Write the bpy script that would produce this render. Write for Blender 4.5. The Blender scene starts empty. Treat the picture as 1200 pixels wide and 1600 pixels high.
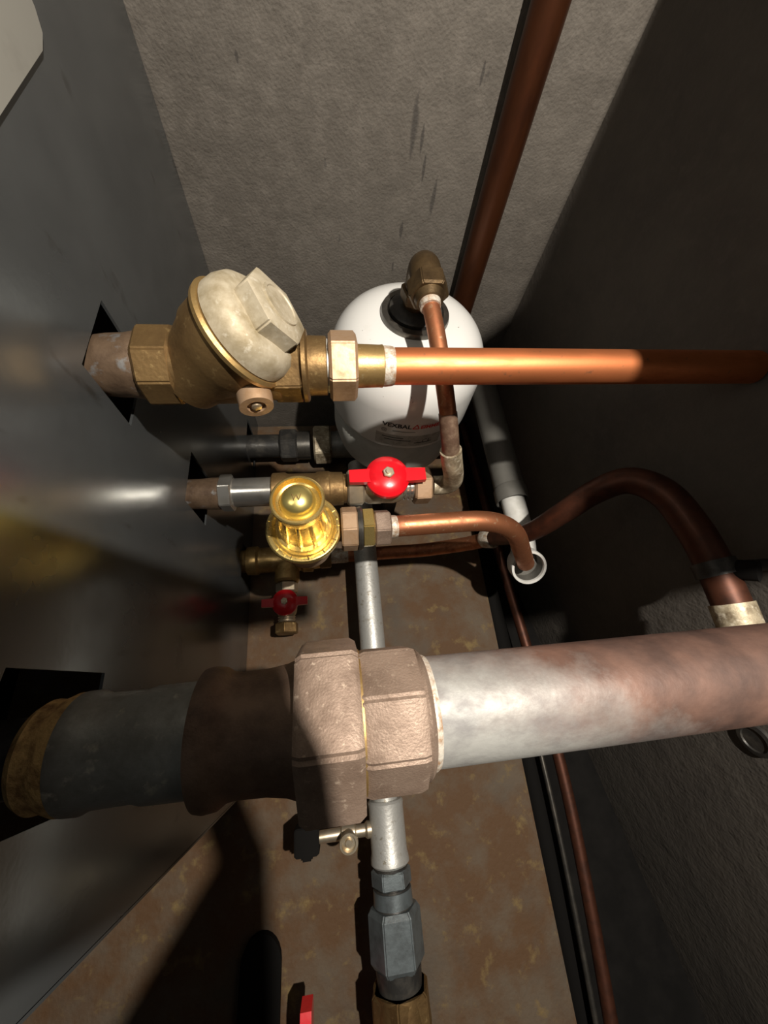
import bpy, bmesh, math, random
from mathutils import Vector, Matrix
random.seed(4)
S = bpy.context.scene
COL = S.collection

# ------------------------------------------------------------------ camera
cam_d = bpy.data.cameras.new('camera')
cam = bpy.data.objects.new('camera', cam_d)
COL.objects.link(cam)
S.camera = cam
cam_d.sensor_fit = 'VERTICAL'
cam_d.sensor_height = 24.0
cam_d.lens = 600.0 / 1600.0 * 24.0
cam_d.clip_start = 0.005
Dn = Vector((-65, -280, -600)).normalized()          # straight down, seen from the camera
ly = (65 * 4600 - 360000) / 280
Xr = Vector((4600, -ly, -600)).normalized()          # along the cross pipes, seen from the camera
Yr = (-Dn).cross(Xr)
cam.matrix_world = Matrix((Xr, Yr, -Dn)).to_4x4()

# ------------------------------------------------------------------ light
W = bpy.data.worlds.new('world'); S.world = W
W.use_nodes = True
W.node_tree.nodes['Background'].inputs[0].default_value = (0.9, 0.95, 1.0, 1)
W.node_tree.nodes['Background'].inputs[1].default_value = 0.04

def lamp(name, loc, power, radius, colour=(1, 0.92, 0.82)):
    l = bpy.data.lights.new(name, 'POINT')
    l.energy = power; l.shadow_soft_size = radius; l.color = colour
    o = bpy.data.objects.new(name, l); COL.objects.link(o); o.location = loc
    return o
# the one lamp hangs above the open top of the shaft
lamp('work_lamp', (0.200, 0.004, 0.400), 46.0, 0.008)

S.view_settings.view_transform = 'Standard'
S.view_settings.look = 'None'
S.view_settings.gamma = 1.0
S.view_settings.use_curve_mapping = False
S.view_settings.exposure = 0.0

# ------------------------------------------------------------------ materials
def mat(name, base, rough=0.5, metal=0.0, spots=(), bump=None, coat=0.0, rough_var=0.0):
    """spots: (noise scale, stretch xyz, low, high, colour, detail)"""
    m = bpy.data.materials.new(name); m.use_nodes = True
    nt = m.node_tree; N = nt.nodes; L = nt.links
    b = N['Principled BSDF']
    b.inputs['Roughness'].default_value = rough
    b.inputs['Metallic'].default_value = metal
    b.inputs['Coat Weight'].default_value = coat
    tc = N.new('ShaderNodeTexCoord')
    col = None
    for i, (sc, st, lo, hi, c2, det) in enumerate(spots):
        mp = N.new('ShaderNodeMapping'); mp.inputs['Scale'].default_value = st
        mp.inputs['Location'].default_value = (i * 3.1, i * 1.7, i * 0.9)
        L.new(tc.outputs['Object'], mp.inputs['Vector'])
        n = N.new('ShaderNodeTexNoise'); n.inputs['Scale'].default_value = sc
        n.inputs['Detail'].default_value = det; n.inputs['Roughness'].default_value = 0.65
        L.new(mp.outputs[0], n.inputs['Vector'])
        r = N.new('ShaderNodeMapRange'); r.inputs[1].default_value = lo; r.inputs[2].default_value = hi
        L.new(n.outputs[0], r.inputs[0])
        mx = N.new('ShaderNodeMix'); mx.data_type = 'RGBA'
        L.new(r.outputs[0], mx.inputs[0])
        if col is None: mx.inputs[6].default_value = (*base, 1)
        else: L.new(col, mx.inputs[6])
        mx.inputs[7].default_value = (*c2, 1)
        col = mx.outputs[2]
        if rough_var and i == 0:
            rr = N.new('ShaderNodeMapRange')
            rr.inputs[3].default_value = rough; rr.inputs[4].default_value = min(1, rough + rough_var)
            L.new(r.outputs[0], rr.inputs[0]); L.new(rr.outputs[0], b.inputs['Roughness'])
    if col is None: b.inputs['Base Color'].default_value = (*base, 1)
    else: L.new(col, b.inputs['Base Color'])
    if bump:
        bn = None
        for (sc, strength, dist, det) in bump:
            n = N.new('ShaderNodeTexNoise'); n.inputs['Scale'].default_value = sc
            n.inputs['Detail'].default_value = det
            L.new(tc.outputs['Object'], n.inputs['Vector'])
            bp = N.new('ShaderNodeBump'); bp.inputs['Strength'].default_value = strength
            bp.inputs['Distance'].default_value = dist
            L.new(n.outputs[0], bp.inputs['Height'])
            if bn: L.new(bn, bp.inputs['Normal'])
            bn = bp.outputs[0]
        L.new(bn, b.inputs['Normal'])
    return m

one = (1, 1, 1)
M = {}
M['plaster'] = mat('plaster', (0.094, 0.083, 0.069), 0.85, 0,
                   [(7, one, .35, .7, (0.072, 0.063, 0.052), 5), (60, one, .45, .75, (0.114, 0.101, 0.085), 6),
                    (22, (3, 3, .55), .665, .74, (0.05, 0.045, 0.04), 4)],
                   [(330, .55, .002, 6), (60, .3, .004, 4), (18, .35, .006, 2)])
def add_drips(m, spots):
    """dried dark runs on the plaster: (x, z top, length, half width)"""
    nt = m.node_tree; N = nt.nodes; L = nt.links; b = N['Principled BSDF']
    col = b.inputs['Base Color'].links[0].from_socket
    tc = N.new('ShaderNodeTexCoord'); sp = N.new('ShaderNodeSeparateXYZ'); L.new(tc.outputs['Object'], sp.inputs[0])
    n = N.new('ShaderNodeTexNoise'); n.inputs['Scale'].default_value = 90; n.inputs['Detail'].default_value = 4
    mp = N.new('ShaderNodeMapping'); mp.inputs['Scale'].default_value = (1, 1, .3); L.new(tc.outputs['Object'], mp.inputs[0]); L.new(mp.outputs[0], n.inputs['Vector'])
    def math_(op, a, bb=None, c=None):
        q = N.new('ShaderNodeMath'); q.operation = op; q.use_clamp = False
        for i, v in enumerate((a, bb, c)):
            if v is None: continue
            if isinstance(v, (int, float)): q.inputs[i].default_value = v
            else: L.new(v, q.inputs[i])
        return q.outputs[0]
    tot = None
    for (x0, z0, ln, hw) in spots:
        dx = math_('ABSOLUTE', math_('SUBTRACT', sp.outputs[0], x0))
        dz = math_('ABSOLUTE', math_('SUBTRACT', sp.outputs[2], z0 - ln / 2))
        e = math_('ADD', math_('MULTIPLY', dx, 1 / hw), math_('POWER', math_('MULTIPLY', dz, 2 / ln), 2))
        v = math_('SUBTRACT', math_('MULTIPLY', n.outputs[0], 2.2), e)
        tot = v if tot is None else math_('MAXIMUM', tot, v)
    r = N.new('ShaderNodeMapRange'); r.inputs[1].default_value = .0; r.inputs[2].default_value = .55; r.inputs[4].default_value = .8
    L.new(tot, r.inputs[0])
    mx = N.new('ShaderNodeMix'); mx.data_type = 'RGBA'; L.new(r.outputs[0], mx.inputs[0]); L.new(col, mx.inputs[6])
    mx.inputs[7].default_value = (0.035, 0.031, 0.027, 1); L.new(mx.outputs[2], b.inputs['Base Color'])
add_drips(M['plaster'], [(.1045, -.168, .055, .0040), (.1400, -.236, .050, .0032), (.1150, -.190, .030, .002), (.1050, -.285, .022, .0022),
                         (.122, -.215, .03, .0018), (-.0692, -.150, .012, .0022), (.099, -.335, .02, .002), (.166, -.14, .02, .0015)])
M['plaster_rough'] = mat('plaster_rough', (0.078, 0.068, 0.056), 0.8, 0,
                   [(9, one, .4, .7, (0.054, 0.047, 0.04), 5), (70, one, .5, .8, (0.085, 0.074, 0.062), 5)],
                   [(260, .4, .002, 7), (80, .35, .003, 5), (25, .3, .006, 3)])
M['panel'] = mat('grey_sheet_metal', (0.185, 0.197, 0.20), 0.20, 0.78,
                 [(9, one, .4, .75, (0.125, 0.133, 0.136), 4), (40, (1, 1, .4), .64, .74, (0.10, 0.10, 0.095), 3)],
                 [(14, .08, .004, 2), (300, .05, .0006, 2)], rough_var=.10)
M['dark'] = mat('near_black_shade', (0.009, 0.0085, 0.008), 0.9, 0, [(20, one, .4, .7, (0.014, 0.013, 0.012), 4)])  # near black, standing in for shade in the gutter and cavity
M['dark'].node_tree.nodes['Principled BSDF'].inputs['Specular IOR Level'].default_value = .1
M['slab'] = mat('stained_concrete', (0.105, 0.077, 0.050), 0.8, 0,
                [(14, one, .36, .56, (0.090, 0.046, 0.018), 5), (35, one, .56, .70, (0.17, 0.115, 0.042), 6),
                 (6, one, .5, .7, (0.075, 0.061, 0.045), 4)],
                [(160, .5, .002, 5)])
M['cream_plate'] = mat('cream_plate', (0.19, 0.185, 0.163), 0.5, 0, [(30, one, .5, .8, (0.155, 0.148, 0.13), 4)])
M['copper'] = mat('copper', (0.72, 0.245, 0.095), 0.46, 0.9,
                  [(60, (.3, 1, 1), .45, .7, (0.54, 0.175, 0.065), 5), (180, one, .62, .75, (0.42, 0.18, 0.09), 4)],
                  [(400, .06, .0004, 3)], rough_var=.15)
M['copper_dull'] = mat('dull_copper', (0.50, 0.20, 0.095), 0.42, 0.85,
                  [(70, one, .45, .7, (0.30, 0.11, 0.055), 5), (160, one, .6, .72, (0.62, 0.40, 0.24), 4)],
                  [(300, .08, .0005, 3)], rough_var=.2)
M['copper_brown'] = mat('brown_copper', (0.060, 0.019, 0.0065), 0.42, 0.6,
                  [(40, (1, 1, .4), .45, .7, (0.035, 0.011, 0.0045), 5)], [(300, .08, .0005, 3)])
M['copper_shaded'] = mat('shaded_copper', (0.085, 0.030, 0.016), 0.5, 0.6,  # copper darkened for the shade on the arch and in the gutter
                  [(60, one, .45, .7, (0.045, 0.018, 0.011), 4)], [(300, .08, .0005, 3)])
M['solder'] = mat('solder', (0.62, 0.58, 0.50), 0.5, 0.3, [(180, one, .4, .65, (0.35, 0.22, 0.13), 5)], [(400, .5, .001, 4)])
M['limed'] = mat('limescaled_metal', (0.42, 0.36, 0.25), 0.55, 0.4,
                 [(60, one, .42, .62, (0.17, 0.13, 0.08), 5), (140, one, .55, .7, (0.62, 0.56, 0.44), 4)], [(250, .4, .001, 4)])
M['limed_dark'] = mat('burnt_copper', (0.12, 0.07, 0.045), 0.6, 0.4, [(120, one, .45, .7, (0.22, 0.15, 0.1), 4)])
M['brass'] = mat('aged_brass', (0.46, 0.31, 0.125), 0.42, 0.85,
                 [(50, one, .42, .68, (0.26, 0.165, 0.06), 5), (160, one, .6, .75, (0.55, 0.43, 0.23), 4)],
                 [(350, .2, .0006, 4)], rough_var=.2)
M['brass_brown'] = mat('brown_brass', (0.23, 0.145, 0.06), 0.45, 0.8,
                 [(45, one, .42, .68, (0.11, 0.065, 0.026), 5), (120, one, .6, .72, (0.36, 0.25, 0.11), 4)],
                 [(260, .35, .0008, 4)], rough_var=.2)
M['brass_old'] = mat('old_brass', (0.13, 0.085, 0.04), 0.42, 0.75, [(60, one, .42, .68, (0.07, 0.045, 0.022), 5)], [(260, .3, .0008, 4)])
M['brass_pink'] = mat('bronze_nut', (0.42, 0.285, 0.18), 0.5, 0.6,
                 [(70, one, .45, .7, (0.30, 0.18, 0.09), 5)], [(350, .15, .0006, 4)], rough_var=.2)
M['brass_pale'] = mat('limed_brass', (0.40, 0.35, 0.255), 0.6, 0.3,
                 [(45, one, .42, .65, (0.24, 0.195, 0.115), 5), (130, one, .58, .72, (0.48, 0.44, 0.35), 4)],
                 [(200, .3, .0008, 4)])
M['gold'] = mat('polished_brass', (0.80, 0.60, 0.22), 0.27, 0.9,
                 [(60, one, .5, .75, (0.60, 0.41, 0.12), 5)], [(300, .12, .0006, 3)], rough_var=.15)
M['gold_dome'] = mat('brass_knob', (0.74, 0.62, 0.22), 0.33, 0.9, [(80, one, .5, .8, (0.6, 0.46, 0.13), 3)])
M['nickel'] = mat('nickel', (0.74, 0.72, 0.67), 0.24, 0.95,
                 [(60, one, .5, .75, (0.52, 0.48, 0.40), 5)], [(300, .05, .0004, 3)])
M['nickel_warm'] = mat('worn_nickel', (0.62, 0.54, 0.41), 0.36, 0.85,
                 [(60, one, .45, .7, (0.45, 0.35, 0.22), 5)], [(300, .1, .0005, 3)])
M['steel_rust'] = mat('rusty_steel', (0.125, 0.082, 0.050), 0.6, 0.5,
                 [(35, one, .4, .65, (0.06, 0.036, 0.021), 5), (80, one, .58, .7, (0.15, 0.145, 0.14), 4)],
                 [(200, .4, .001, 4)])
M['bronze'] = mat('cast_bronze', (0.25, 0.182, 0.138), 0.55, 0.45,
                 [(40, one, .4, .68, (0.14, 0.095, 0.068), 5), (260, one, .60, .74, (0.38, 0.30, 0.23), 4)],
                 [(850, .45, .0007, 5), (70, .12, .002, 3)], rough_var=.15)
M['bronze_dark'] = mat('dark_bronze', (0.16, 0.105, 0.072), 0.55, 0.5,
                 [(50, one, .4, .68, (0.08, 0.05, 0.035), 5)], [(800, .35, .0006, 5)])
M['galv'] = mat('galvanised_steel', (0.52, 0.52, 0.49), 0.42, 0.55,
                [(60, one, .45, .7, (0.40, 0.40, 0.38), 5), (120, one, .6, .72, (0.30, 0.27, 0.21), 4)],
                [(260, .35, .0008, 4)], rough_var=.2)
M['galv_dull'] = mat('dull_galvanised_steel', (0.26, 0.265, 0.25), 0.42, 0.55,
                [(35, one, .42, .68, (0.16, 0.155, 0.14), 5), (90, one, .60, .72, (0.42, 0.40, 0.34), 4)],
                [(160, .35, .001, 4)], rough_var=.2)
M['blue_steel'] = mat('zinc_fitting', (0.17, 0.20, 0.21), 0.38, 0.6,
                [(60, one, .45, .7, (0.11, 0.125, 0.13), 4)], [(260, .2, .0008, 4)])
M['black_fitting'] = mat('black_fitting', (0.035, 0.034, 0.032), 0.42, 0.4, [(60, one, .45, .7, (0.075, 0.07, 0.06), 4)], [(200, .3, .001, 4)])
M['dark_steel'] = mat('dark_steel', (0.10, 0.095, 0.085), 0.33, 0.8, [(60, one, .45, .7, (0.17, 0.155, 0.13), 4)])
M['hemp'] = mat('hemp_sealant', (0.50, 0.33, 0.13), 0.8, 0.0, [(120, one, .45, .65, (0.23, 0.13, 0.05), 5)], [(200, .8, .002, 5)])
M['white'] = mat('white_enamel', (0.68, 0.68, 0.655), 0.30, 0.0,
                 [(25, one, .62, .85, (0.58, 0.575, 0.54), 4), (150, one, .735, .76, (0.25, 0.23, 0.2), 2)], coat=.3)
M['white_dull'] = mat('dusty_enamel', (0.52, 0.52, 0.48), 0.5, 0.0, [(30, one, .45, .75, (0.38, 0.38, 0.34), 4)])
M['label_shade_grey'] = mat('label_shade_grey', (0.42, 0.41, 0.37), 0.5, 0.0, [(120, one, .45, .65, (0.30, 0.29, 0.25), 4)])
M['ink'] = mat('black_ink', (0.02, 0.02, 0.02), 0.6)
M['ink_red'] = mat('red_ink', (0.62, 0.045, 0.03), 0.6)
M['red'] = mat('red_paint', (0.66, 0.006, 0.014), 0.28, 0.0, [(60, one, .55, .8, (0.52, 0.004, 0.010), 3)], [(200, .08, .0006, 3)], coat=.35)
M['pvc'] = mat('grey_pvc_shaded', (0.115, 0.112, 0.10), 0.5, 0.0, [(30, one, .45, .75, (0.09, 0.088, 0.078), 3)])  # grey plastic, darkened further for the shade along the right wall
M['pvc_white'] = mat('white_pvc', (0.60, 0.60, 0.57), 0.45, 0.0, [(40, one, .45, .75, (0.48, 0.48, 0.44), 3)])
M['pvc_in'] = mat('dark_pvc', (0.12, 0.115, 0.10), 0.7, 0.0, [(60, one, .45, .75, (0.07, 0.065, 0.055), 3)])  # darker plastic colour for the mouth lining
M['black'] = mat('matt_black', (0.006, 0.0055, 0.005), 0.85, 0.0)
M['black'].node_tree.nodes['Principled BSDF'].inputs['Specular IOR Level'].default_value = .12

def big_pipe_mat():
    m = mat('tinned_copper', (0.33, 0.33, 0.31), 0.52, 0.25,
            [(45, (.6, 1, 1), .45, .66, (0.20, 0.195, 0.19), 6)], [(220, .3, .0008, 4)], rough_var=.12)
    nt = m.node_tree; N = nt.nodes; L = nt.links; b = N['Principled BSDF']
    old = b.inputs['Base Color'].links[0].from_socket
    tc = N.new('ShaderNodeTexCoord'); sp = N.new('ShaderNodeSeparateXYZ'); L.new(tc.outputs['Object'], sp.inputs[0])
    n = N.new('ShaderNodeTexNoise'); n.inputs['Scale'].default_value = 38; n.inputs['Detail'].default_value = 7
    n.inputs['Roughness'].default_value = .7
    L.new(tc.outputs['Object'], n.inputs['Vector'])
    # patina boundary: grey tinning near the union, reddish copper further along and higher round the pipe
    a = N.new('ShaderNodeMath'); a.operation = 'MULTIPLY_ADD'; a.inputs[1].default_value = 0.13
    L.new(n.outputs[0], a.inputs[0]); L.new(sp.outputs[0], a.inputs[2])
    a2 = N.new('ShaderNodeMath'); a2.operation = 'MULTIPLY_ADD'; a2.inputs[1].default_value = 1.6
    L.new(sp.outputs[1], a2.inputs[0]); L.new(a.outputs[0], a2.inputs[2])
    r = N.new('ShaderNodeMapRange'); r.inputs[1].default_value = -.06; r.inputs[2].default_value = .05
    L.new(a2.outputs[0], r.inputs[0])
    n2 = N.new('ShaderNodeTexNoise'); n2.inputs['Scale'].default_value = 30; n2.inputs['Detail'].default_value = 5
    L.new(tc.outputs['Object'], n2.inputs['Vector'])
    cr = N.new('ShaderNodeMix'); cr.data_type = 'RGBA'
    cr.inputs[6].default_value = (0.075, 0.045, 0.036, 1); cr.inputs[7].default_value = (0.175, 0.098, 0.072, 1)
    r2 = N.new('ShaderNodeMapRange'); r2.inputs[1].default_value = .35; r2.inputs[2].default_value = .65
    L.new(n2.outputs[0], r2.inputs[0]); L.new(r2.outputs[0], cr.inputs[0])
    mx = N.new('ShaderNodeMix'); mx.data_type = 'RGBA'
    L.new(r.outputs[0], mx.inputs[0]); L.new(old, mx.inputs[6]); L.new(cr.outputs[2], mx.inputs[7])
    L.new(mx.outputs[2], b.inputs['Base Color'])
    return m
M['big_pipe'] = big_pipe_mat()

# ------------------------------------------------------------------ mesh helpers
V = Vector
def frame(axis, up=None):
    a = V(axis).normalized()
    up = V(up) if up else (V((0, 0, 1)) if abs(a.z) < .9 else V((0, 1, 0)))
    u = (up - a * up.dot(a)).normalized()
    return a, u, a.cross(u)

def lathe(bm, prof, p0, axis, seg=48, rot=0.0, up=None, closed=True):
    """profile (t, r) turned round an axis; seg=6 gives a hexagon (r = circumradius)"""
    a, u, w = frame(axis, up); p0 = V(p0); rings = []
    for t, r in prof:
        if r < 1e-6: rings.append([bm.verts.new(p0 + a * t)]); continue
        rings.append([bm.verts.new(p0 + a * t + (u * math.cos(rot + 2 * math.pi * k / seg) + w * math.sin(rot + 2 * math.pi * k / seg)) * r)
                      for k in range(seg)])
    for A, B in zip(rings, rings[1:]):
        for k in range(seg):
            k2 = (k + 1) % seg
            if len(A) == 1 and len(B) == 1: continue
            if len(A) == 1: bm.faces.new((A[0], B[k2], B[k]))
            elif len(B) == 1: bm.faces.new((A[k], A[k2], B[0]))
            else: bm.faces.new((A[k], A[k2], B[k2], B[k]))
    if closed:
        if len(rings[0]) > 1: bm.faces.new(rings[0][::-1])
        if len(rings[-1]) > 1: bm.faces.new(rings[-1])
    return bm

def nut(bm, p0, axis, length, R, seg=6, rot=0.0, up=None, ch=.1):
    """chamfered hexagon/octagon nut"""
    b2 = bmesh.new()
    lathe(b2, [(0, R * (1 - ch)), (length * .10, R), (length * .90, R), (length, R * (1 - ch))], p0, axis, seg, rot, up)
    bmesh.ops.bevel(b2, geom=[e for e in b2.edges if abs((e.verts[0].co - e.verts[1].co).normalized().dot(V(axis).normalized())) > .5],
                    offset=R * .045, segments=2, affect='EDGES')
    join(bm, b2); return bm

def join(bm, b2):
    m = bpy.data.meshes.new('tmp'); b2.to_mesh(m); b2.free(); bm.from_mesh(m); bpy.data.meshes.remove(m)

def fillet(pts, radii, n=10):
    pts = [V(p) for p in pts]; out = [pts[0]]
    for i in range(1, len(pts) - 1):
        r = radii[i - 1]; d1 = (pts[i - 1] - pts[i]).normalized(); d2 = (pts[i + 1] - pts[i]).normalized()
        A = pts[i] + d1 * r; B = pts[i] + d2 * r
        for k in range(n + 1):
            t = k / n; out.append(A * (1 - t) ** 2 + pts[i] * 2 * t * (1 - t) + B * t * t)
    out.append(pts[-1]); return out

def spline(pts, n=10):
    P = [V(p) for p in pts]; P = [P[0] * 2 - P[1]] + P + [P[-1] * 2 - P[-2]]; out = []
    for i in range(1, len(P) - 2):
        for k in range(n):
            t = k / n
            out.append(.5 * ((2 * P[i]) + (P[i + 1] - P[i - 1]) * t + (2 * P[i - 1] - 5 * P[i] + 4 * P[i + 1] - P[i + 2]) * t * t
                             + (3 * P[i] - P[i - 1] - 3 * P[i + 1] + P[i + 2]) * t ** 3))
    out.append(P[-2]); return out

def tube(bm, path, r, seg=28, hollow=False):
    path = [V(p) for p in path]; rings = []; u = None
    for i, p in enumerate(path):
        t = (path[min(i + 1, len(path) - 1)] - path[max(i - 1, 0)]).normalized()
        if u is None: _, u, w = frame(t)
        u = (u - t * u.dot(t)).normalized(); w = t.cross(u)
        rr = r(i / (len(path) - 1)) if callable(r) else r
        rings.append([bm.verts.new(p + (u * math.cos(2 * math.pi * k / seg) + w * math.sin(2 * math.pi * k / seg)) * rr) for k in range(seg)])
    for A, B in zip(rings, rings[1:]):
        for k in range(seg):
            bm.faces.new((A[k], A[(k + 1) % seg], B[(k + 1) % seg], B[k]))
    bm.faces.new(rings[0][::-1]); bm.faces.new(rings[-1])
    return bm

def box(bm, lo, hi, bev=0.0):
    b2 = bmesh.new()
    c = [b2.verts.new((x, y, z)) for x in (lo[0], hi[0]) for y in (lo[1], hi[1]) for z in (lo[2], hi[2])]
    for f in ((0, 1, 3, 2), (4, 6, 7, 5), (0, 4, 5, 1), (2, 3, 7, 6), (0, 2, 6, 4), (1, 5, 7, 3)): b2.faces.new([c[i] for i in f])
    if bev: bmesh.ops.bevel(b2, geom=b2.edges[:], offset=bev, segments=2, affect='EDGES')
    join(bm, b2); return bm

def prism(bm, outline, origin, axis_u, axis_v, depth, bev=0.0):
    """closed 2-D outline in (u, v) thickened along u x v"""
    b2 = bmesh.new(); au = V(axis_u).normalized(); av = V(axis_v).normalized(); n = au.cross(av); o = V(origin)
    A = [b2.verts.new(o + au * x + av * y) for x, y in outline]
    B = [b2.verts.new(o + au * x + av * y + n * depth) for x, y in outline]
    b2.faces.new(A[::-1]); b2.faces.new(B)
    k = len(A)
    for i in range(k): b2.faces.new((A[i], A[(i + 1) % k], B[(i + 1) % k], B[i]))
    if bev:
        bmesh.ops.bevel(b2, geom=[e for e in b2.edges if e.is_manifold and e.calc_face_angle(0) > .6], offset=bev, segments=2, affect='EDGES')
    join(bm, b2); return bm

ROOT = {}
def thing(name, label, cat, loc, group=None):
    o = bpy.data.objects.new(name, None); COL.objects.link(o)
    o.location = loc; o.empty_display_size = .01
    o['label'] = label; o['category'] = cat
    if group: o['group'] = group
    ROOT[o] = V(loc); return o

def obj(name, bm, m, parent=None, label=None, loc=None):
    bmesh.ops.recalc_face_normals(bm, faces=bm.faces)
    for f in bm.faces: f.smooth = True
    for e in bm.edges:
        if len(e.link_faces) == 2 and e.calc_face_angle(0) > math.radians(32): e.smooth = False
    base = ROOT[parent] if parent else V(loc or (0, 0, 0))
    bmesh.ops.translate(bm, verts=bm.verts, vec=-base)
    me = bpy.data.meshes.new(name); bm.to_mesh(me); bm.free()
    me.materials.append(M[m] if isinstance(m, str) else m)
    o = bpy.data.objects.new(name, me); COL.objects.link(o)
    if parent: o.parent = parent
    else: o.location = base
    ROOT[o] = base
    if label: o['label'] = label
    return o

def single(name, bm, m, label, cat, loc, group=None):
    o = obj(name, bm, m, None, label, loc); o['category'] = cat
    if group: o['group'] = group
    return o

def struct(name, bm, m):
    o = obj(name, bm, m); o['kind'] = 'structure'; return o
nb = bmesh.new

XL, XR, YB, ZF = -0.154, 0.313, 0.54, -0.70
# ------------------------------------------------------------------ the shaft
struct('wall_back', box(nb(), (-.50, YB, -.86), (.70, YB + .05, .30)), 'plaster')
def xr(y): return XR + .20 * (YB - y)
b = nb(); prism(b, [(XR, YB), (xr(-.80), -.80), (.70, -.80), (.70, YB)], (0, 0, -.86), (1, 0, 0), (0, 1, 0), 1.16)
struct('wall_right', b, 'plaster_rough')
# two added slabs, unseen above the view, shaped to cut the lamp's light
b = nb(); prism(b, [(.236, .030), (.2325, .092), (.2290, .104), (.2288, .142), (.222, .150), (.222, .205), (.2455, .222), (.2515, .245), (.2615, .293), (.279, .38), (.297, .47), (.46, .47), (.46, .030)], (0, 0, .050), (1, 0, 0), (0, 1, 0), .020, .001)
struct('shade_slab_right', b, 'dark')  # added to shade the cross pipe's end and the right wall
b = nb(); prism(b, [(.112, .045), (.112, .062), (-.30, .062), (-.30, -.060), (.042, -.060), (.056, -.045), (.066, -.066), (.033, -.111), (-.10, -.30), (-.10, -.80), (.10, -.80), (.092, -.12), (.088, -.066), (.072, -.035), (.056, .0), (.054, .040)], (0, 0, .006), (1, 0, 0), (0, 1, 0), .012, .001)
struct('shade_slab_left', b, 'dark')  # added; a phone stand-in, widened to shade the left side
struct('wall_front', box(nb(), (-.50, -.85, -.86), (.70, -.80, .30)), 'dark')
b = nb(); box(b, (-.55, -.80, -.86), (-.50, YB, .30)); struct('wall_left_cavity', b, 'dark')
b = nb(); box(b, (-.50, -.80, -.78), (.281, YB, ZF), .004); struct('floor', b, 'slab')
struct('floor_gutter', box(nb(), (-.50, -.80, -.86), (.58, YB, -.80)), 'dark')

def panel():
    b = nb()
    loops = [[(YB - .001, .28), (YB - .001, -.697), (-.123, -.697), (-.123, .28)],
             [(.204, -.262), (.204, -.199), (.264, -.199), (.264, -.262)],
             [(-.046, -.292), (-.046, -.196), (.025, -.208), (.026, -.290)],
             [(.197, -.446), (.197, -.378), (.258, -.378), (.258, -.446)],
             [(.418, -.684), (.418, -.608), (.486, -.608), (.486, -.684)],
             [(.184, -.690), (.184, -.628), (.242, -.628), (.242, -.690)]]
    es = []
    for lp in loops:
        vs = [b.verts.new((XL, y, z)) for y, z in lp]
        es += [b.edges.new((vs[i], vs[(i + 1) % len(vs)])) for i in range(len(vs))]
    bmesh.ops.triangle_fill(b, edges=es, use_beauty=True)
    r = bmesh.ops.extrude_face_region(b, geom=b.faces[:])
    bmesh.ops.translate(b, verts=[v for v in r['geom'] if isinstance(v, bmesh.types.BMVert)], vec=(-.002, 0, 0))
    return struct('wall_left', b, 'panel')
panel()
# return flange on the panel's free edge
struct('trim_1', box(nb(), (XL - .018, -.125, -.697), (XL, -.1225, .28)), 'panel')

# cream plate screwed to the panel
out = [(.06, .0), (.345, 0), (.355, .004), (.360, .012), (.362, .03), (.385, .30), (.06, .30)]
b = nb(); prism(b, out, (XL, 0, -.105), (0, 1, 0), (0, 0, 1), .003, .0008)
single('mounting_plate', b, 'cream_plate', 'cream plate with a rounded lower corner on the grey metal side panel', 'plate', (XL, .2, 0))

# ------------------------------------------------------------------ vertical copper pipe at the back wall
t = thing('copper_riser', 'dark brown copper pipe rising up the back wall beside the white vessel', 'pipe', (.200, .512, -.70))
obj('pipe', lathe(nb(), [(0, .0170), (1.0, .0170)], (.2150, .520, -.699), (-.016, 0, 1), 40), 'copper_brown', t)

# ------------------------------------------------------------------ expansion vessel
VX, VY = .107, .400
t = thing('expansion_vessel', 'white round expansion vessel with printed label, standing upright against the back wall', 'vessel', (VX, VY, -.57))
prof = [(-.447, .0985), (-.443, .1015), (-.438, .1022)]
prof += [(-.375, .1022)]
for k in range(1, 15):
    a = math.pi / 2 * k / 14
    prof.append((-.375 + .062 * math.sin(a), .040 + .0622 * math.cos(a) ** .92 if k < 14 else .040))
prof += [(-.3128, .0)]
shell = obj('shell', lathe(nb(), prof, (VX, VY, 0), (0, 0, 1), 96), 'white', t)
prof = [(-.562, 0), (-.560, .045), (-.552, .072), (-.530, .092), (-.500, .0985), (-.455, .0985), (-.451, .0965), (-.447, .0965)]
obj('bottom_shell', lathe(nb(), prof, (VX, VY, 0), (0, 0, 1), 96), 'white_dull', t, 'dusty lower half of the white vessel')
b = nb()
for k in range(3):
    a = math.radians(30 + 120 * k)
    c = V((VX + .075 * math.cos(a), VY + .075 * math.sin(a), 0))
    f = obj('foot', box(nb(), (c.x - .012, c.y - .012, -.6995), (c.x + .012, c.y + .012, -.535), .002), 'black_fitting', t)
b.free()
fl = obj('connection_flange', lathe(nb(), [(-.316, .030), (-.316, .0405), (-.311, .0415), (-.3065, .0405), (-.3055, .034), (-.309, .032), (-.309, .0)], (VX, VY, 0), (0, 0, 1), 64), 'dark_steel', t, 'round dark steel flange on top of the vessel')
obj('gasket', lathe(nb(), [(-.309, .0315), (-.303, .0315), (-.301, .029), (-.298, .022), (-.298, .0)], (VX, VY, 0), (0, 0, 1), 48), 'black_fitting', fl)
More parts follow.
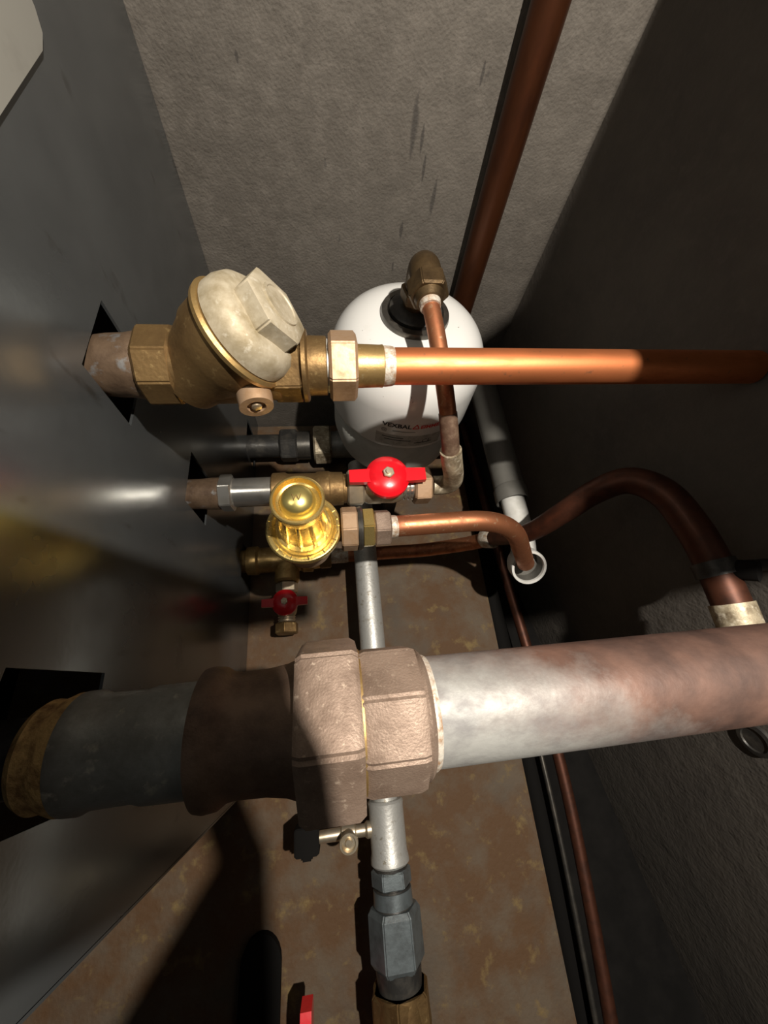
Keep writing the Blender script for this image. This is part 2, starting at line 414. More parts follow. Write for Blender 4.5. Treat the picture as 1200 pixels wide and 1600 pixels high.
# printing wrapped on the shell
def wrap_text(txt, size, a0, z, m, bold=0.0, name='printing'):
    c = bpy.data.curves.new('t', 'FONT'); c.body = txt; c.size = size; c.offset = bold; c.resolution_u = 3
    o = bpy.data.objects.new('t', c); COL.objects.link(o)
    bpy.context.view_layer.update()
    me = bpy.data.meshes.new_from_object(o.evaluated_get(bpy.context.evaluated_depsgraph_get()))
    b = nb(); b.from_mesh(me); bpy.data.meshes.remove(me)
    bpy.data.objects.remove(o); bpy.data.curves.remove(c)
    bmesh.ops.subdivide_edges(b, edges=[e for e in b.edges if e.calc_length() > .004], cuts=2)
    R = .1022 + .0004
    for v in b.verts:
        a = a0 + v.co.x / R; zz = z + v.co.y
        v.co = V((VX + R * math.sin(a), VY - R * math.cos(a), zz))
    return obj(name, b, m, shell)
def wrap_rect(a0, a1, z0, z1, m, name, dr=.0002):
    b = nb(); R = .1022 + dr; n = 16; P = []
    for k in range(n + 1):
        a = a0 + (a1 - a0) * k / n
        P.append([b.verts.new((VX + R * math.sin(a), VY - R * math.cos(a), z)) for z in (z0, z1)])
    for A, B in zip(P, P[1:]): b.faces.new((A[0], B[0], B[1], A[1]))
    return obj(name, b, m, shell)
TZ = -.398
wrap_text('VEXBAL', .0108, math.radians(-23), TZ, 'ink', .0003)
wrap_text('EIMMER', .0092, math.radians(5), TZ - .0005, 'ink_red', .0003)
b = nb()
R = .1026
for (x0, z0, x1, z1) in ((0, 0, .0085, 0), (.0085, 0, .005, .0080), (.005, .0080, 0, 0)):
    dx, dz = x1 - x0, z1 - z0; L_ = math.hypot(dx, dz); nx, nz = -dz / L_ * .0007, dx / L_ * .0007
    q = []
    for (x, z) in ((x0 - nx, z0 - nz), (x1 - nx, z1 - nz), (x1 + nx, z1 + nz), (x0 + nx, z0 + nz)):
        a = math.radians(-.8) + x / R; q.append(b.verts.new((VX + R * math.sin(a), VY - R * math.cos(a), TZ + z)))
    b.faces.new(q)
obj('emblem', b, 'ink_red', shell)
wrap_rect(math.radians(-27), math.radians(24), -.437, -.414, 'label_shade_grey', 'label_shade_strip')  # label ground; its grey also holds the cross pipe's shadow
wrap_text('@', .008, math.radians(-23.5), -.408, 'ink')
wrap_rect(math.radians(-15), math.radians(2), -.4056, -.4048, 'ink', 'rule_line', .0005)
wrap_text('CE', .011, math.radians(9), -.430, 'ink')
for k, (a, w_) in enumerate(((-22, 16), (-20, 20), (3, 14))):
    wrap_rect(math.radians(a), math.radians(a + w_), -.420 - .005 * (k % 3), -.4185 - .005 * (k % 3), 'ink', 'print_line', .0004)

# brass elbow on the vessel
t = thing('brass_elbow', 'old brown brass elbow fitting on top of the white vessel', 'pipe fitting', (VX, VY, -.298))
obj('nipple', lathe(nb(), [(-.2978, .0165), (-.280, .0165)], (VX, VY, 0), (0, 0, 1), 32), 'brass_old', t)
b = nb(); nut(b, (VX, VY, -.292), (0, 0, 1), .014, .0215, 6, .2); obj('lower_nut', b, 'brass_old', t)
P1 = V((.1050, .3800, -.2500)); TS = V((.1057, .3450, -.2560))
NA = (TS - P1).normalized()
obj('body', tube(nb(), spline([(VX, VY, -.288), (.1065, .4005, -.270), P1 + V((0, .010, .000)), P1 + NA * .012], 8), .0165, 32), 'brass_old', t)
b = nb(); nut(b, P1 + NA * .008, NA, .019, .0218, 6, .5); lathe(b, [(.026, .016), (.0345, .0135), (.0345, .0102)], P1, NA, 32)
obj('union_nut', b, 'brass_old', t)

# ------------------------------------------------------------------ copper tube from the vessel to the red valve
t = thing('copper_tube', 'thin copper tube dropping from the vessel elbow to the upper red valve', 'pipe', TS)
pts = spline([TS - NA * .003, (.1085, .325, -.2620), (.1120, .293, -.2735), (.1145, .266, -.2850), (.1185, .244, -.3010), (.1230, .2300, -.3200)], 8)
obj('tube', tube(nb(), pts, .0088), 'copper_dull', t)
obj('solder_ring', lathe(nb(), [(-.002, .0112), (.005, .0104)], TS, NA, 32), 'solder', t)
obj('burnt_band', tube(nb(), spline([(.1185, .244, -.3010), (.1230, .2300, -.3200), (.1275, .2220, -.3380)], 8), .0095), 'limed_dark', t, 'blackened band on the copper tube')
path = spline([(.1270, .2228, -.3360), (.1325, .2185, -.3540), (.1385, .2170, -.3720), (.1430, .2175, -.3900), (.1425, .2195, -.4040), (.1350, .2215, -.4120), (.1235, .222, -.4125)], 8)
obj('bend', tube(nb(), path, .0118), 'limed', t, 'pale limescaled lower bend')

# ------------------------------------------------------------------ Y strainer
SY, SZ = .226, -.222
X = (1, 0, 0)
t = thing('y_strainer', 'brass Y strainer with a big pale hexagonal cap on the top cross pipe', 'strainer', (-.06, SY, SZ - .025))
def xl(prof, y, z, seg=48, **k): return lathe(nb(), prof, (0, y, z), X, seg, **k)
obj('inlet_pipe', xl([(-.30, .0185), (-.165, .0185), (-.158, .0205), (-.150, .0215), (-.139, .022), (-.132, .0232), (-.127, .0215)], SY, SZ), 'steel_rust', t, 'rusty inlet pipe end coming out of the panel hole')
b = nb(); nut(b, (-.129, SY, SZ), X, .026, .0285, 8, .39); obj('inlet_collar', b, 'brass_brown', t)
body = obj('body', xl([(-.112, .020), (-.106, .026), (-.095, .0272), (-.06, .0265), (-.035, .024), (-.032, .020)], SY, SZ), 'brass_brown', t)
SD = V((.80, .10, .59)).normalized(); SO = V((-.093, SY - .002, SZ - .001))
br = obj('branch', lathe(nb(), [(-.012, .0255), (.004, .0275), (.022, .0330), (.026, .0350), (.037, .0358), (.042, .0365), (.044, .0345)], SO, SD, 64), 'brass_brown', t)
obj('seal_ring', lathe(nb(), [(.0425, .0345), (.0435, .0392), (.0465, .0398), (.0485, .0380), (.0485, .030)], SO, SD, 64), 'brass', t, 'bright brass rim under the cap')
cap = obj('cap', lathe(nb(), [(.048, .0355), (.0495, .0372), (.056, .0368), (.063, .0340), (.067, .0290), (.0685, .021), (.0685, 0)], SO, SD, 64), 'brass_pale', t, 'pale limed domed cap')
b = nb(); nut(b, SO + SD * .060, SD, .0210, .0265, 6, .10, ch=.2)
obj('cap_hex', b, 'brass_pale', cap)
b = nb(); lathe(b, [(.0805, .0150), (.0822, .0146), (.0822, .0128), (.0814, .0122), (.0814, 0)], SO, SD, 40)
obj('cap_ring', b, 'brass_pale', cap)
PD = V((.12, -.62, -.10)).normalized(); PO = V((-.054, .206, -.218))
b = nb(); lathe(b, [(0, .0115), (.012, .0122), (.020, .0118), (.020, .0066), (.0175, .0060), (.0175, 0)], PO, PD, 32)
obj('drain_plug', b, 'brass_pink', t, 'small round drain boss with a recessed centre')
obj('drain_screw', lathe(nb(), [(.0172, .0038), (.0205, .0035), (.0215, 0)], PO, PD, 20), 'nickel_warm', t)
# cast lettering pad: raised bars on the branch side
b = nb()
sa, su, sw = frame(SD)
for k in range(5):
    an = math.radians(150 + k * 7); c = SO + SD * (.018 + .0015 * (k % 2)) + (su * math.cos(an) + sw * math.sin(an)) * .0295
    lathe(b, [(-.004, .0011), (.004, .0011)], c, SD + V((.1 * (k % 3 - 1), 0, .2)), 8)
obj('cast_marks', b, 'brass', br)
b = nb(); nut(b, (-.041, SY, SZ), X, .0235, .0268, 6, 0.30); obj('outlet_hex', b, 'brass_brown', t)
obj('outlet_ring', xl([(-.0185, .0250), (-.0178, .0262), (-.0150, .0262), (-.0140, .0250), (-.0135, .0215), (-.0005, .0213), (.0002, .0200)], SY, SZ), 'brass_brown', t)

t = thing('union_nut', 'hexagonal bronze union nut joining the strainer to the upper copper pipe', 'pipe fitting', (.012, SY, SZ - .02))
b = nb(); nut(b, (.0015, SY, SZ), X, .021, .0262, 6, .12); obj('nut', b, 'brass_pink', t)
obj('washer', xl([(-.0045, .0195), (.0016, .0195)], SY, SZ), 'galv', t)
obj('sleeve', xl([(.0222, .0162), (.024, .0160), (.040, .0156), (.0425, .0158), (.0435, .0145)], SY, SZ), 'brass', t)
t = thing('copper_cross_pipe', 'straight bright orange copper pipe crossing in front of the white vessel into the right wall', 'pipe', (.18, SY, SZ - .014))
obj('pipe', xl([(.0435, .0139), (.3755, .0139)], SY, SZ), 'copper', t)
obj('solder_joint', xl([(.0430, .0150), (.0450, .0152), (.0500, .0146), (.0515, .0141)], SY, SZ), 'solder', t, 'pale solder joint')

# ------------------------------------------------------------------ ball valve line
BY, BZ = .222, -.412
t = thing('steel_nipple', 'shiny nickel pipe nipple with a hexagon coming out of the middle panel hole', 'pipe', (-.11, BY, BZ - .02))
obj('inlet_pipe', xl([(-.30, .0165), (-.150, .0175), (-.138, .0185), (-.1285, .0190)], BY, BZ), 'steel_rust', t, 'rusty end of the nipple')
b = nb(); nut(b, (-.1290, BY, BZ), X, .015, .0222, 6, .12); obj('hexagon', b, 'nickel', t)
obj('barrel', xl([(-.1145, .0165), (-.112, .0168), (-.070, .0172)], BY, BZ), 'nickel', t)
t = thing('brass_tee', 'aged brass tee behind the gold relief valve on the red valve line', 'pipe fitting', (-.035, BY, BZ - .024))
obj('run', xl([(-.0702, .0200), (-.069, .0216), (-.055, .0218), (-.052, .020), (-.020, .020), (-.017, .0216), (-.004, .0218), (-.002, .0205), (.012, .0200), (.0125, .0178), (.0165, .0178)], BY, BZ), 'brass_brown', t)
obj('branch', lathe(nb(), [(.010, .0150), (.0295, .0150)], (-.034, BY, BZ), (0, -1, 0), 36), 'brass_brown', t)

def ball_valve(o, ax, up, label, sc=1.0, mats=('nickel_warm', 'brass_pink'), lean=0.0, name='ball_valve', worn=True):
    """butterfly-handled ball valve: o start point, ax flow axis, up handle direction"""
    a, u, w = frame(ax, up); o = V(o)
    t = thing(name, label, 'valve', o + a * .055 * sc - u * .02 * sc)
    b = nb(); nut(b, o, a, .020 * sc, .0232 * sc, 6, .26, up=u); obj('end_nut', b, mats[0], t)
    prof = [(.019, .0178), (.022, .0178), (.026, .0200), (.040, .0205), (.0405, .0195), (.055, .0203), (.062, .0190), (.066, .0170)]
    obj('body', lathe(nb(), [(x * sc, r * sc) for x, r in prof], o, a, 48), mats[0], t)
    b = nb(); lathe(b, [(.0655 * sc, .0155 * sc), (.083 * sc, .0162 * sc)], o, a, 40)
    for k in range(3): lathe(b, [((.068 + .005 * k) * sc, .0155 * sc), ((.0695 + .005 * k) * sc, .0175 * sc), ((.0715 + .005 * k) * sc, .0155 * sc)], o, a, 40)
    obj('threaded_neck', b, 'nickel' if worn else mats[0], t)
    b = nb(); nut(b, o + a * .081 * sc, a, .0215 * sc, .0235 * sc, 6, .05, up=u); obj('outlet_nut', b, mats[1], t)
    hc = o + a * .046 * sc
    obj('stem', lathe(nb(), [(.014 * sc, .0095 * sc), (.034 * sc, .0085 * sc)], hc, u, 28), 'black_fitting', t)
    # handle: dome hub with two flat wings
    ca, sa_ = math.cos(lean), math.sin(lean)
    ha = (a * ca + w * sa_).normalized(); hw = u.cross(ha)
    b = nb()
    lathe(b, [(.016 * sc, .0120 * sc), (.022 * sc, .0215 * sc), (.0265 * sc, .0258 * sc), (.0315 * sc, .0255 * sc), (.0360 * sc, .0215 * sc), (.0390 * sc, .0140 * sc), (.0405 * sc, 0)], hc, u, 48)
    for s in (-1, 1):
        L0, L1 = .013 * sc, .0440 * sc; h0, h1 = .0085 * sc, .0075 * sc
        ol = [(s * L0, -h0), (s * L1, -h1), (s * L1, h1), (s * L0, h0)]
        if s < 0: ol = ol[::-1]
        prism(b, ol, hc + u * .0285 * sc, ha, hw, .0075 * sc, .0016 * sc)
    h = obj('handle', b, 'red', t, 'red butterfly handle')
    b = nb(); nut(b, hc + u * .0402 * sc, u, .004 * sc, .0068 * sc, 6, .2); lathe(b, [(.0402 * sc, .0035 * sc), (.0475 * sc, .0033 * sc)], hc, u, 16)
    obj('handle_nut', b, 'nickel_warm', h, 'small brass coloured hexagon nut')
    return t
ball_valve((.0170, BY, BZ), X, (0, -.10, 1), 'upper ball valve with a bright red butterfly handle in front of the white vessel')

# ------------------------------------------------------------------ gold relief valve
GX, GY = -.0320, .160
t = thing('relief_valve', 'shiny gold brass pressure relief valve with a domed knob, standing beside the red handle', 'valve', (GX, GY, -.452))
Zax = (0, 0, 1)
g = lambda pr, seg=64: lathe(nb(), pr, (GX, GY, 0), Zax, seg)
obj('base_plug', g([(-.462, .0), (-.462, .019), (-.456, .0215), (-.446, .0225), (-.438, .0215), (-.434, .022)], 48), 'nickel_warm', t, 'nickel coloured bottom plug')
obj('body', g([(-.438, .024), (-.434, .028), (-.420, .0295), (-.396, .0295), (-.389, .027), (-.385, .031)]), 'brass_pink', t)
fl = obj('flange', g([(-.387, .034), (-.386, .0375), (-.383, .0393), (-.3795, .0393), (-.3775, .0378), (-.3770, .0355), (-.3775, .0335), (-.3750, .0325), (-.3765, .0300), (-.3745, .0285), (-.3750, .0255), (-.374, .015)], 72), 'gold', t, 'round gold flange with raised rims')
obj('bonnet', g([(-.3765, .0240), (-.370, .0225), (-.355, .0205), (-.330, .0190), (-.323, .0190)]), 'gold', t)
b = nb()
for k in range(10):
    a = 2 * math.pi * k / 10 + .2
    p = V((GX + .0232 * math.cos(a), GY + .0232 * math.sin(a), -.3745)); q = V((GX + .0192 * math.cos(a), GY + .0192 * math.sin(a), -.336))
    lathe(b, [(0, .0024), ((q - p).length, .0020)], p, q - p, 10)
obj('bonnet_ribs', b, 'gold', t)
b = nb()
for k in range(26):
    a = 2 * math.pi * k / 26
    if k % 4 == 3: continue
    c = V((GX + .0355 * math.cos(a), GY + .0355 * math.sin(a), -.3770))
    d = V((-math.sin(a), math.cos(a), 0))
    lathe(b, [(-.0018, .0008), (.0018, .0008)], c, d if k % 2 else V((math.cos(a), math.sin(a), 0)), 6)
obj('raised_lettering', b, 'gold', fl)
cp = obj('cap', g([(-.336, .0185), (-.333, .0215), (-.326, .0232), (-.3165, .0246), (-.3140, .0246), (-.3130, .0234), (-.3130, .0218), (-.3185, .0200), (-.3205, .0170), (-.3215, 0)]), 'gold', t)
prof = [(-.3215, .0168), (-.3165, .0161)]
for k in range(1, 9):
    a = math.pi / 2 * k / 8; prof.append((-.3165 + .0115 * math.sin(a), .0157 * math.cos(a) if k < 8 else 0))
kn = obj('knob', g(prof), 'gold_dome', cp, 'domed yellow brass knob')
b = nb()
for (x0, y0, x1, y1) in ((-.004, .003, -.002, -.003), (-.002, -.003, 0, .002), (0, .002, .002, -.003), (.002, -.003, .004, .003)):
    p = V((GX + x0, GY + y0 - .002, -.3051)); q = V((GX + x1, GY + y1 - .002, -.3051))
    lathe(b, [(0, .0005), ((q - p).length, .0005)], p, q - p, 6)
obj('knob_mark', b, 'brass', kn)
OY, OZ = GY, -.390
ob = nb(); lathe(ob, [(-.012, .012), (.012, .012)], (0, OY, OZ - .004), X, 32); nut(ob, (.0070, OY, OZ), X, .0180, .0245, 8, .39, ch=.06); obj('outlet_body', ob, 'brass_pink', t, 'pinkish bronze octagonal outlet')
obj('outlet_gasket', xl([(.0248, .0235), (.0278, .0242), (.0298, .0235)], OY, OZ), 'dark_steel', t)
b = nb(); nut(b, (.0296, OY, OZ), X, .013, .0230, 6, .3); obj('outlet_collar', b, 'gold', t)
b = nb(); nut(b, (.0425, OY, OZ), X, .0185, .0205, 6, .55, ch=.14); obj('outlet_nut', b, 'bronze', t)

# discharge tube into the plastic funnel
FX, FY, FZ = .2670, .1310, -.4970
t = thing('discharge_tube', 'short bent copper tube from the gold relief valve down into the plastic funnel', 'pipe', (.15, OY, OZ - .012))
path = fillet([V((.0600, OY, OZ)), V((.2030, OY + .002, OZ + .002)), V((FX - .006, FY + .006, FZ + .004))], [.055], 16)
obj('tube', tube(nb(), path, .0118, 32), 'copper_dull', t)
obj('solder_ring', xl([(.0590, .0128), (.066, .0125), (.0690, .0118)], OY, OZ), 'solder', t)

# ------------------------------------------------------------------ plastic drain
PX, PZ = .278, -.515
t = thing('drain_pipe', 'grey plastic waste pipe running along the right wall from the back corner', 'pipe', (PX, .38, PZ - .028))
yl = lambda pr, x, z, seg=48, **k: lathe(nb(), pr, (x, 0, z), (0, 1, 0), seg, **k)
obj('pipe', yl([(.262, .0235), (.5395, .0235)], PX, PZ), 'pvc', t)
obj('socket', yl([(.262, .0205), (.2440, .0225), (.2425, .0235), (.2425, .0252), (.250, .0258), (.264, .0255), (.268, .0235)], PX, PZ, closed=False), 'pvc', t, 'pale rim of the socket')
t = thing('drain_funnel', 'white plastic waste elbow with an open round mouth catching the discharge tube', 'pipe fitting', (PX, .15, PZ - .02))
FD = V((-.10, -.62, .78)).normalized(); FC = V((FX, FY, FZ))
b = nb(); tube(b, spline([(PX, .262, PZ), (PX, .20, PZ), (PX - .002, .165, PZ - .002), FC - FD * .030], 8), .0180, 36)
obj('elbow', b, 'pvc_white', t)
b = nb()
lathe(b, [(-.034, .0150), (-.030, .0210), (-.020, .0245), (-.002, .0250), (0, .0245), (0, .0212), (-.003, .0205), (-.022, .0195)], FC, FD, 56, closed=False)
obj('mouth', b, 'pvc_white', t)
b = nb(); lathe(b, [(-.0035, .0203), (-.020, .0193), (-.022, .0)], FC, FD, 48, closed=False); obj('mouth_lining', b, 'pvc_in', t, 'dark inside of the mouth')

# ------------------------------------------------------------------ low row: brass tee, lower red valve, arching copper tube
LY, LZ = .215, -.645
t = thing('low_brass_tee', 'brass tee low down at the panel foot above the lower red valve', 'pipe fitting', (-.08, LY, LZ - .025))
obj('run', xl([(-.30, .019), (-.150, .019), (-.148, .0235), (-.132, .0245), (-.128, .0215), (-.060, .0215), (-.056, .0245), (-.040, .0245), (-.038, .020), (-.028, .0195)], LY, LZ), 'brass', t)
b = nb(); nut(b, (-.0285, LY, LZ), X, .020, .0225, 6, .2); obj('outlet_nut', b, 'brass_brown', t)
obj('branch', lathe(nb(), [(.012, .0200), (.038, .0205), (.042, .0180)], (-.083, LY, LZ), (0, -1, 0), 40), 'brass', t)
ball_valve((-.083, LY - .0425, LZ), (0, -1, 0), (0, -.05, 1), 'lower ball valve with a dark red butterfly handle near the floor', .80, ('nickel_warm', 'brass_brown'), math.radians(90), worn=False)
t = thing('arched_copper_tube', 'thin copper tube running low across and arching up onto the right wall', 'pipe', (.15, LY, LZ - .012))
J0 = (.2400, .1950, -.5450)
path = spline([(-.010, LY, LZ), (.05, LY, LZ), (.10, LY, LZ + .002), (.150, .213, -.636), (.190, .210, -.618), (.2230, .2030, -.585), J0], 8)
obj('tube', tube(nb(), path, .0118, 28), 'copper_dull', t)
obj('solder_joint', xl([(-.0100, .0130), (.018, .0128), (.021, .0118)], LY, LZ), 'solder', t, 'silvery soldered end')
J = V((.2400, .1950, -.5450))
pj = V((.30, -.30, .75)).normalized()
path2 = spline([J - pj * .004, (.2560, .1690, -.4600), (.2700, .1676, -.3960), (.2900, .1747, -.3560), (.3120, .1735, -.3290), (.3300, .1487, -.3130), (.3420, .1092, -.3110), (.3490, .0750, -.3140), (.3520, .0424, -.3170), (.3530, .030, -.319)], 8)
obj('arch', tube(nb(), path2, lambda q: .0118 + .0035 * min(1, q * 1.5), 30), 'copper_shaded', t, 'arched end of the tube, coloured darker for shade')
obj('coupling', lathe(nb(), [(-.012, .0140), (-.010, .0152), (.008, .0152), (.010, .0145)], J, pj, 32), 'solder', t)

# ------------------------------------------------------------------ big cross pipe
GBY, GBZ = -.0145, -.244
t = thing('galvanised_pipe_end', 'dull grey galvanised pipe with hemp at its thread coming out of the lowest panel hole', 'pipe', (-.11, GBY, GBZ - .028))
obj('pipe', xl([(-.140, .0250), (-.135, .0252), (-.134, .0278), (-.128, .0280), (-.124, .0262), (-.104, .0258), (-.099, .0272), (-.074, .0276), (-.0735, .0265)], GBY, GBZ, 64), 'galv_dull', t)
obj('thread_hemp', xl([(-.1535, .020), (-.1525, .0235), (-.149, .0255), (-.144, .0248), (-.1370, .0275), (-.1335, .0274), (-.133, .0252)], GBY, GBZ, 64), 'hemp', t, 'tan hemp sealing around the pipe thread')
obj('buried_end', xl([(-.30, .018), (-.1530, .018)], GBY, GBZ, 32), 'black_fitting', t, 'dark end inside the hole')  # black finish gives the pipe end the shade inside the hole
t = thing('bronze_union', 'large brown cast bronze union with hexagon nuts on the biggest cross pipe', 'pipe fitting', (-.01, GBY, GBZ - .045))
obj('left_tail', xl([(-.0738, .0270), (-.0733, .0335), (-.070, .0342), (-.064, .0335), (-.060, .0308), (-.055, .0300), (-.040, .0305), (-.030, .0320), (-.0230, .0345)], GBY, GBZ, 64), 'bronze_dark', t)
b = nb(); nut(b, (-.0235, GBY, GBZ), X, .0325, .0468, 6, math.radians(30 - 15), up=(0, 0, 1), ch=.05); obj('union_nut', b, 'bronze', t, 'big rough hexagonal nut')
b = nb(); nut(b, (.0095, GBY, GBZ), X, .0315, .0382, 8, math.radians(22.5 + 8), up=(0, 0, 1), ch=.03); obj('end_octagon', b, 'bronze', t, 'eight-sided end of the union')
obj('brass_seam', xl([(.0080, .0345), (.0085, .0362), (.0102, .0362), (.0105, .034)], GBY, GBZ, 64), 'brass', t)
obj('end_bead', xl([(.0405, .0330), (.0430, .0338), (.0450, .0320), (.0460, .0300)], GBY, GBZ, 64), 'bronze', t)
t = thing('big_cross_pipe', 'thick cross pipe fading from silvery grey to reddish copper, nearest the camera', 'pipe', (.18, GBY, GBZ - .029))
obj('pipe', xl([(.0455, .0288), (.3450, .0288)], GBY, GBZ, 72), M['big_pipe'], t)
obj('solder_ring', xl([(.0452, .0300), (.0470, .0302), (.0490, .0290)], GBY, GBZ, 64), 'solder', t)

# ------------------------------------------------------------------ floor pipe with drain cock
TX, TZ_ = .049, -.615
t = thing('floor_pipe', 'grey galvanised pipe running along the floor under the biggest cross pipe', 'pipe', (TX, .1, TZ_ - .02))
obj('pipe', yl([(-.115, .0190), (.38, .0190)], TX, TZ_), 'galv', t)
for yy in (.30, .02): 
    b = nb(); box(b, (TX - .011, yy - .008, ZF + .0002), (TX + .011, yy + .008, TZ_ - .0180), .001); obj('support', b, 'black_fitting', t)
t = thing('drain_tee', 'galvanised tee with a small drain cock on its left side', 'pipe fitting', (TX, -.165, TZ_ - .023))
obj('neck', yl([(-.136, .0160), (-.114, .0160)], TX, TZ_), 'galv', t)
obj('tee', yl([(-.2005, .0215), (-.198, .0240), (-.192, .0236), (-.188, .0225), (-.142, .0225), (-.136, .0232), (-.1335, .021)], TX, TZ_), 'galv', t)
ck = obj('drain_cock', lathe(nb(), [(.018, .0085), (.026, .0095), (.029, .0070), (.040, .0068), (.042, .0100), (.058, .0100), (.060, .0070), (.092, .0066)], (TX, -.163, TZ_), (-1, 0, .02), 24), 'nickel_warm', t)
b = nb()
for k in range(28):
    pass
ring = nb(); cpos = V((TX - .050, -.166, TZ_ + .016))
lathe(ring, [(-.012, .0080), (.004, .0085), (.0045, .0110), (.008, .0118), (.0105, .0110), (.0105, .0085), (.006, .0080), (.006, .0045), (.0095, .0040), (.0095, 0)], cpos, (0, -.15, 1), 32)
obj('spout', ring, 'nickel_warm', ck, 'small ring shaped nickel spout')
b.free()
b = nb(); nut(b, (TX - .116, -.163, TZ_ + .001), X, .030, .0205, 4, math.pi / 4, ch=.12)
for s in (-1, 1): box(b, (TX - .108, -.163 + s * .015 - .004, TZ_ - .013), (TX - .094, -.163 + s * .015 + .004, TZ_ + .014), .002)
obj('cock_knob', b, 'black', ck, 'square black knob')
t = thing('reducing_union', 'zinc hexagon fittings joining the drain tee to the brass valve at the bottom', 'pipe fitting', (TX, -.25, TZ_ - .03))
obj('neck', yl([(-.2210, .0205), (-.2000, .0205)], TX, TZ_), 'black_fitting', t)
YN = (0, -1, 0)
b = nb(); nut(b, (TX, -.2035, TZ_), YN, .0170, .0250, 6, math.radians(30), up=(0, 0, 1)); obj('small_nut', b, 'blue_steel', t)
obj('spacer', yl([(-.2400, .0235), (-.2360, .0225), (-.2205, .0220)], TX, TZ_), 'black_fitting', t)
obj('middle_ring', yl([(-.2370, .0238), (-.2225, .0232)], TX, TZ_), 'blue_steel', t)
b = nb(); nut(b, (TX, -.2385, TZ_), YN, .0520, .0322, 6, math.radians(30), up=(0, 0, 1), ch=.12); obj('large_nut', b, 'blue_steel', t)
obj('tail', yl([(-.3070, .0250), (-.2890, .0265)], TX, TZ_), 'black_fitting', t)
t = thing('brass_floor_valve', 'dim brass valve with a pinkish red lever at the bottom edge of the view', 'valve', (TX, -.36, TZ_ - .03))
obj('body', yl([(-.48, .022), (-.43, .0225), (-.425, .030), (-.395, .0345), (-.360, .0345), (-.345, .0310), (-.335, .0320), (-.3065, .0305)], TX, TZ_), 'brass_brown', t)
b = nb(); nut(b, (TX, -.3065, TZ_), YN, .0280, .0350, 6, 0.2, up=(0, 0, 1)); obj('end_nut', b, 'brass_brown', t)
obj('stem', lathe(nb(), [(.020, .0100), (.100, .0080)], (TX, -.375, TZ_), (-1, 0, 0), 24), 'brass', t)
b = nb(); prism(b, [(-.322, -.020), (-.314, -.022), (-.308, -.016), (-.308, .010), (-.322, .016), (-.42, .014), (-.46, .012), (-.46, -.014), (-.42, -.018)], (TX - .110, 0, TZ_), (0, 1, 0), (0, 0, 1), .012, .002)
obj('lever', b, 'red', t, 'red lever')

ol = [(-.118 + .025 * math.cos(math.radians(a)), -.303 + .030 * math.sin(math.radians(a))) for a in range(0, 181, 15)] + [(-.150, -.50), (-.098, -.50)]  # added black patch where the lever's shadow was meant to fall
single('lever_shadow_patch', prism(nb(), ol, (0, 0, -.6995), (1, 0, 0), (0, 1, 0), .010, .002), 'black', 'flat black round-ended grip lying on the floor at the bottom edge of the view', 'patch', (-.12, -.38, -.6995))

# ------------------------------------------------------------------ pipe at the back, behind the tee
t = thing('back_floor_pipe', 'dark steel pipe with a whitish union ring low at the back wall', 'pipe', (-.06, .45, -.69))
KY, KZ = .45, -.648
obj('pipe', xl([(-.30, .0225), (-.060, .0225)], KY, KZ), 'black_fitting', t)
b = nb(); nut(b, (-.098, KY, KZ), X, .034, .0330, 6, .3); obj('hex_fitting', b, 'black_fitting', t)
obj('sleeve', xl([(-.064, .0275), (-.040, .0275)], KY, KZ), 'dark_steel', t)
b = nb(); nut(b, (-.0330, KY, KZ), X, .034, .0395, 8, .2); obj('union_ring', b, 'limed', t, 'worn whitish union ring')
obj('tail', xl([(.0010, .0270), (.24, .0270)], KY, KZ), 'galv_dull', t)

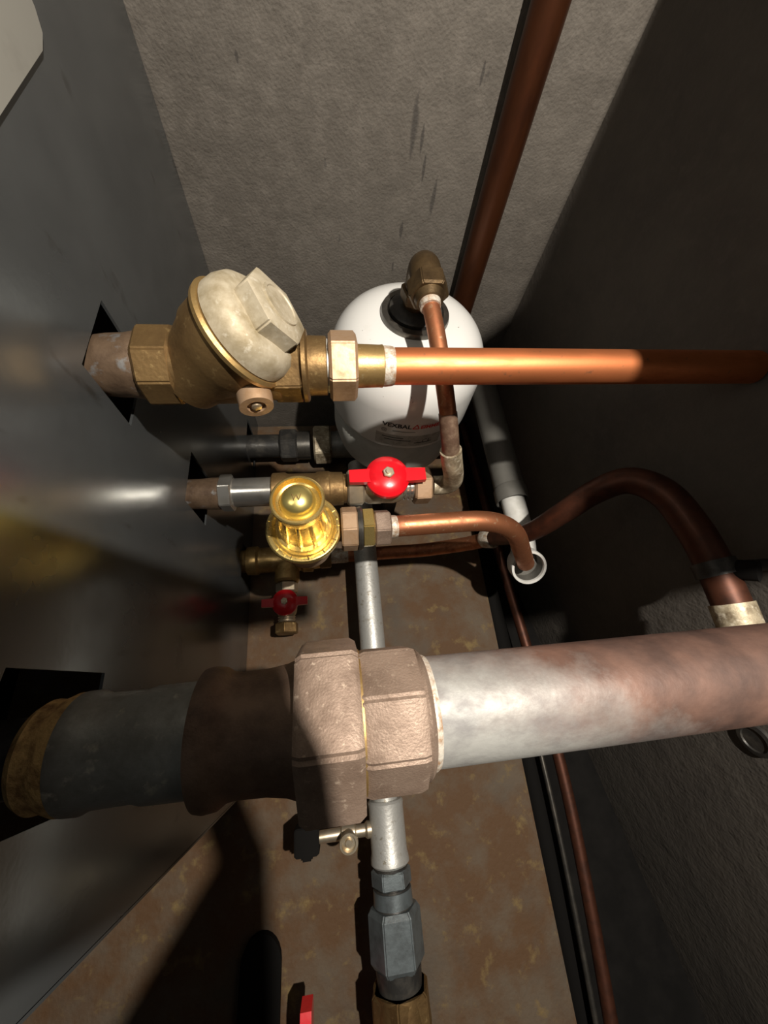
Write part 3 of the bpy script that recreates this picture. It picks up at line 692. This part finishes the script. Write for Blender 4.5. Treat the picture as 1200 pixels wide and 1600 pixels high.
# ------------------------------------------------------------------ pipes in the gutter beside the slab
gx = lambda pts, r, seg=24: tube(nb(), spline(pts, 8), r, seg)
t = single('gutter_copper_pipe', gx([(.300, .52, -.684), (.3150, .22, -.688), (.3275, .04, -.690), (.3360, -.1, -.690), (.3360, -.2, -.690), (.3290, -.32, -.690), (.318, -.45, -.690), (.300, -.70, -.690)], .0090), 'copper_shaded',
           'slim copper pipe lying in the dark gap along the foot of the right wall', 'pipe', (.325, 0, -.70))
t = single('gap_shade_tube', gx([(.282, .52, -.735), (.2980, .2, -.738), (.3040, -.05, -.738), (.3050, -.3, -.738), (.303, -.7, -.738)], .0165), 'black',  # black tube added to darken the gap along the slab
           'black tube added as the shade of the gap beside the concrete slab', 'pipe', (.30, 0, -.75))
t = single('grey_cable', gx([(.3130, -.10, -.700), (.3135, -.2, -.700), (.3110, -.30, -.700), (.3050, -.42, -.700), (.290, -.70, -.702)], .0040, 12), 'dark_steel',
           'thin grey cable between the black gap tube and the copper pipe', 'cable', (.31, -.3, -.70))

# ------------------------------------------------------------------ right wall bits
t = thing('pipe_clip', 'dark pipe clip holding the arched copper tube to the right wall', 'bracket', (.349, .070, -.3145))
ax = V((.10, -1, -.06)).normalized(); c = V((.3497, .070, -.3146))
b = nb(); lathe(b, [(-.007, .0150), (-.007, .0178), (.007, .0178), (.007, .0150)], c, ax, 32, closed=False)
obj('band', b, 'black_fitting', t)
b = nb(); lathe(b, [(.014, .0090), (.030, .0090), (.030, .0)], c, (.45, -.35, .80), 20); obj('screw_boss', b, 'black', t)
obj('anchor', lathe(nb(), [(.014, .006), (xr(.07) - c.x, .006)], c, X, 14), 'black_fitting', t)
t = single('pipe_sleeve', tube(nb(), spline([(.3525, .038, -.3178), (.3535, .020, -.320), (.3560, .002, -.325), (.378, -.020, -.335), (.420, -.034, -.348)], 6), .0172, 30), 'limed',
           'pale limescaled sleeve at the end of the arched tube behind the thick pipe', 'pipe', (.3535, .005, -.33))
wx = xr(-.0896)
t = single('wall_plug', lathe(nb(), [(0, .018), (.004, .0175), (.0045, .013), (.003, .012), (.003, 0)], (wx, -.0896, -.436), (-1, -.20, 0), 32), 'black_fitting',
           'small dark round plug in the right wall below the thick pipe', 'plug', (wx, -.0896, -.436))
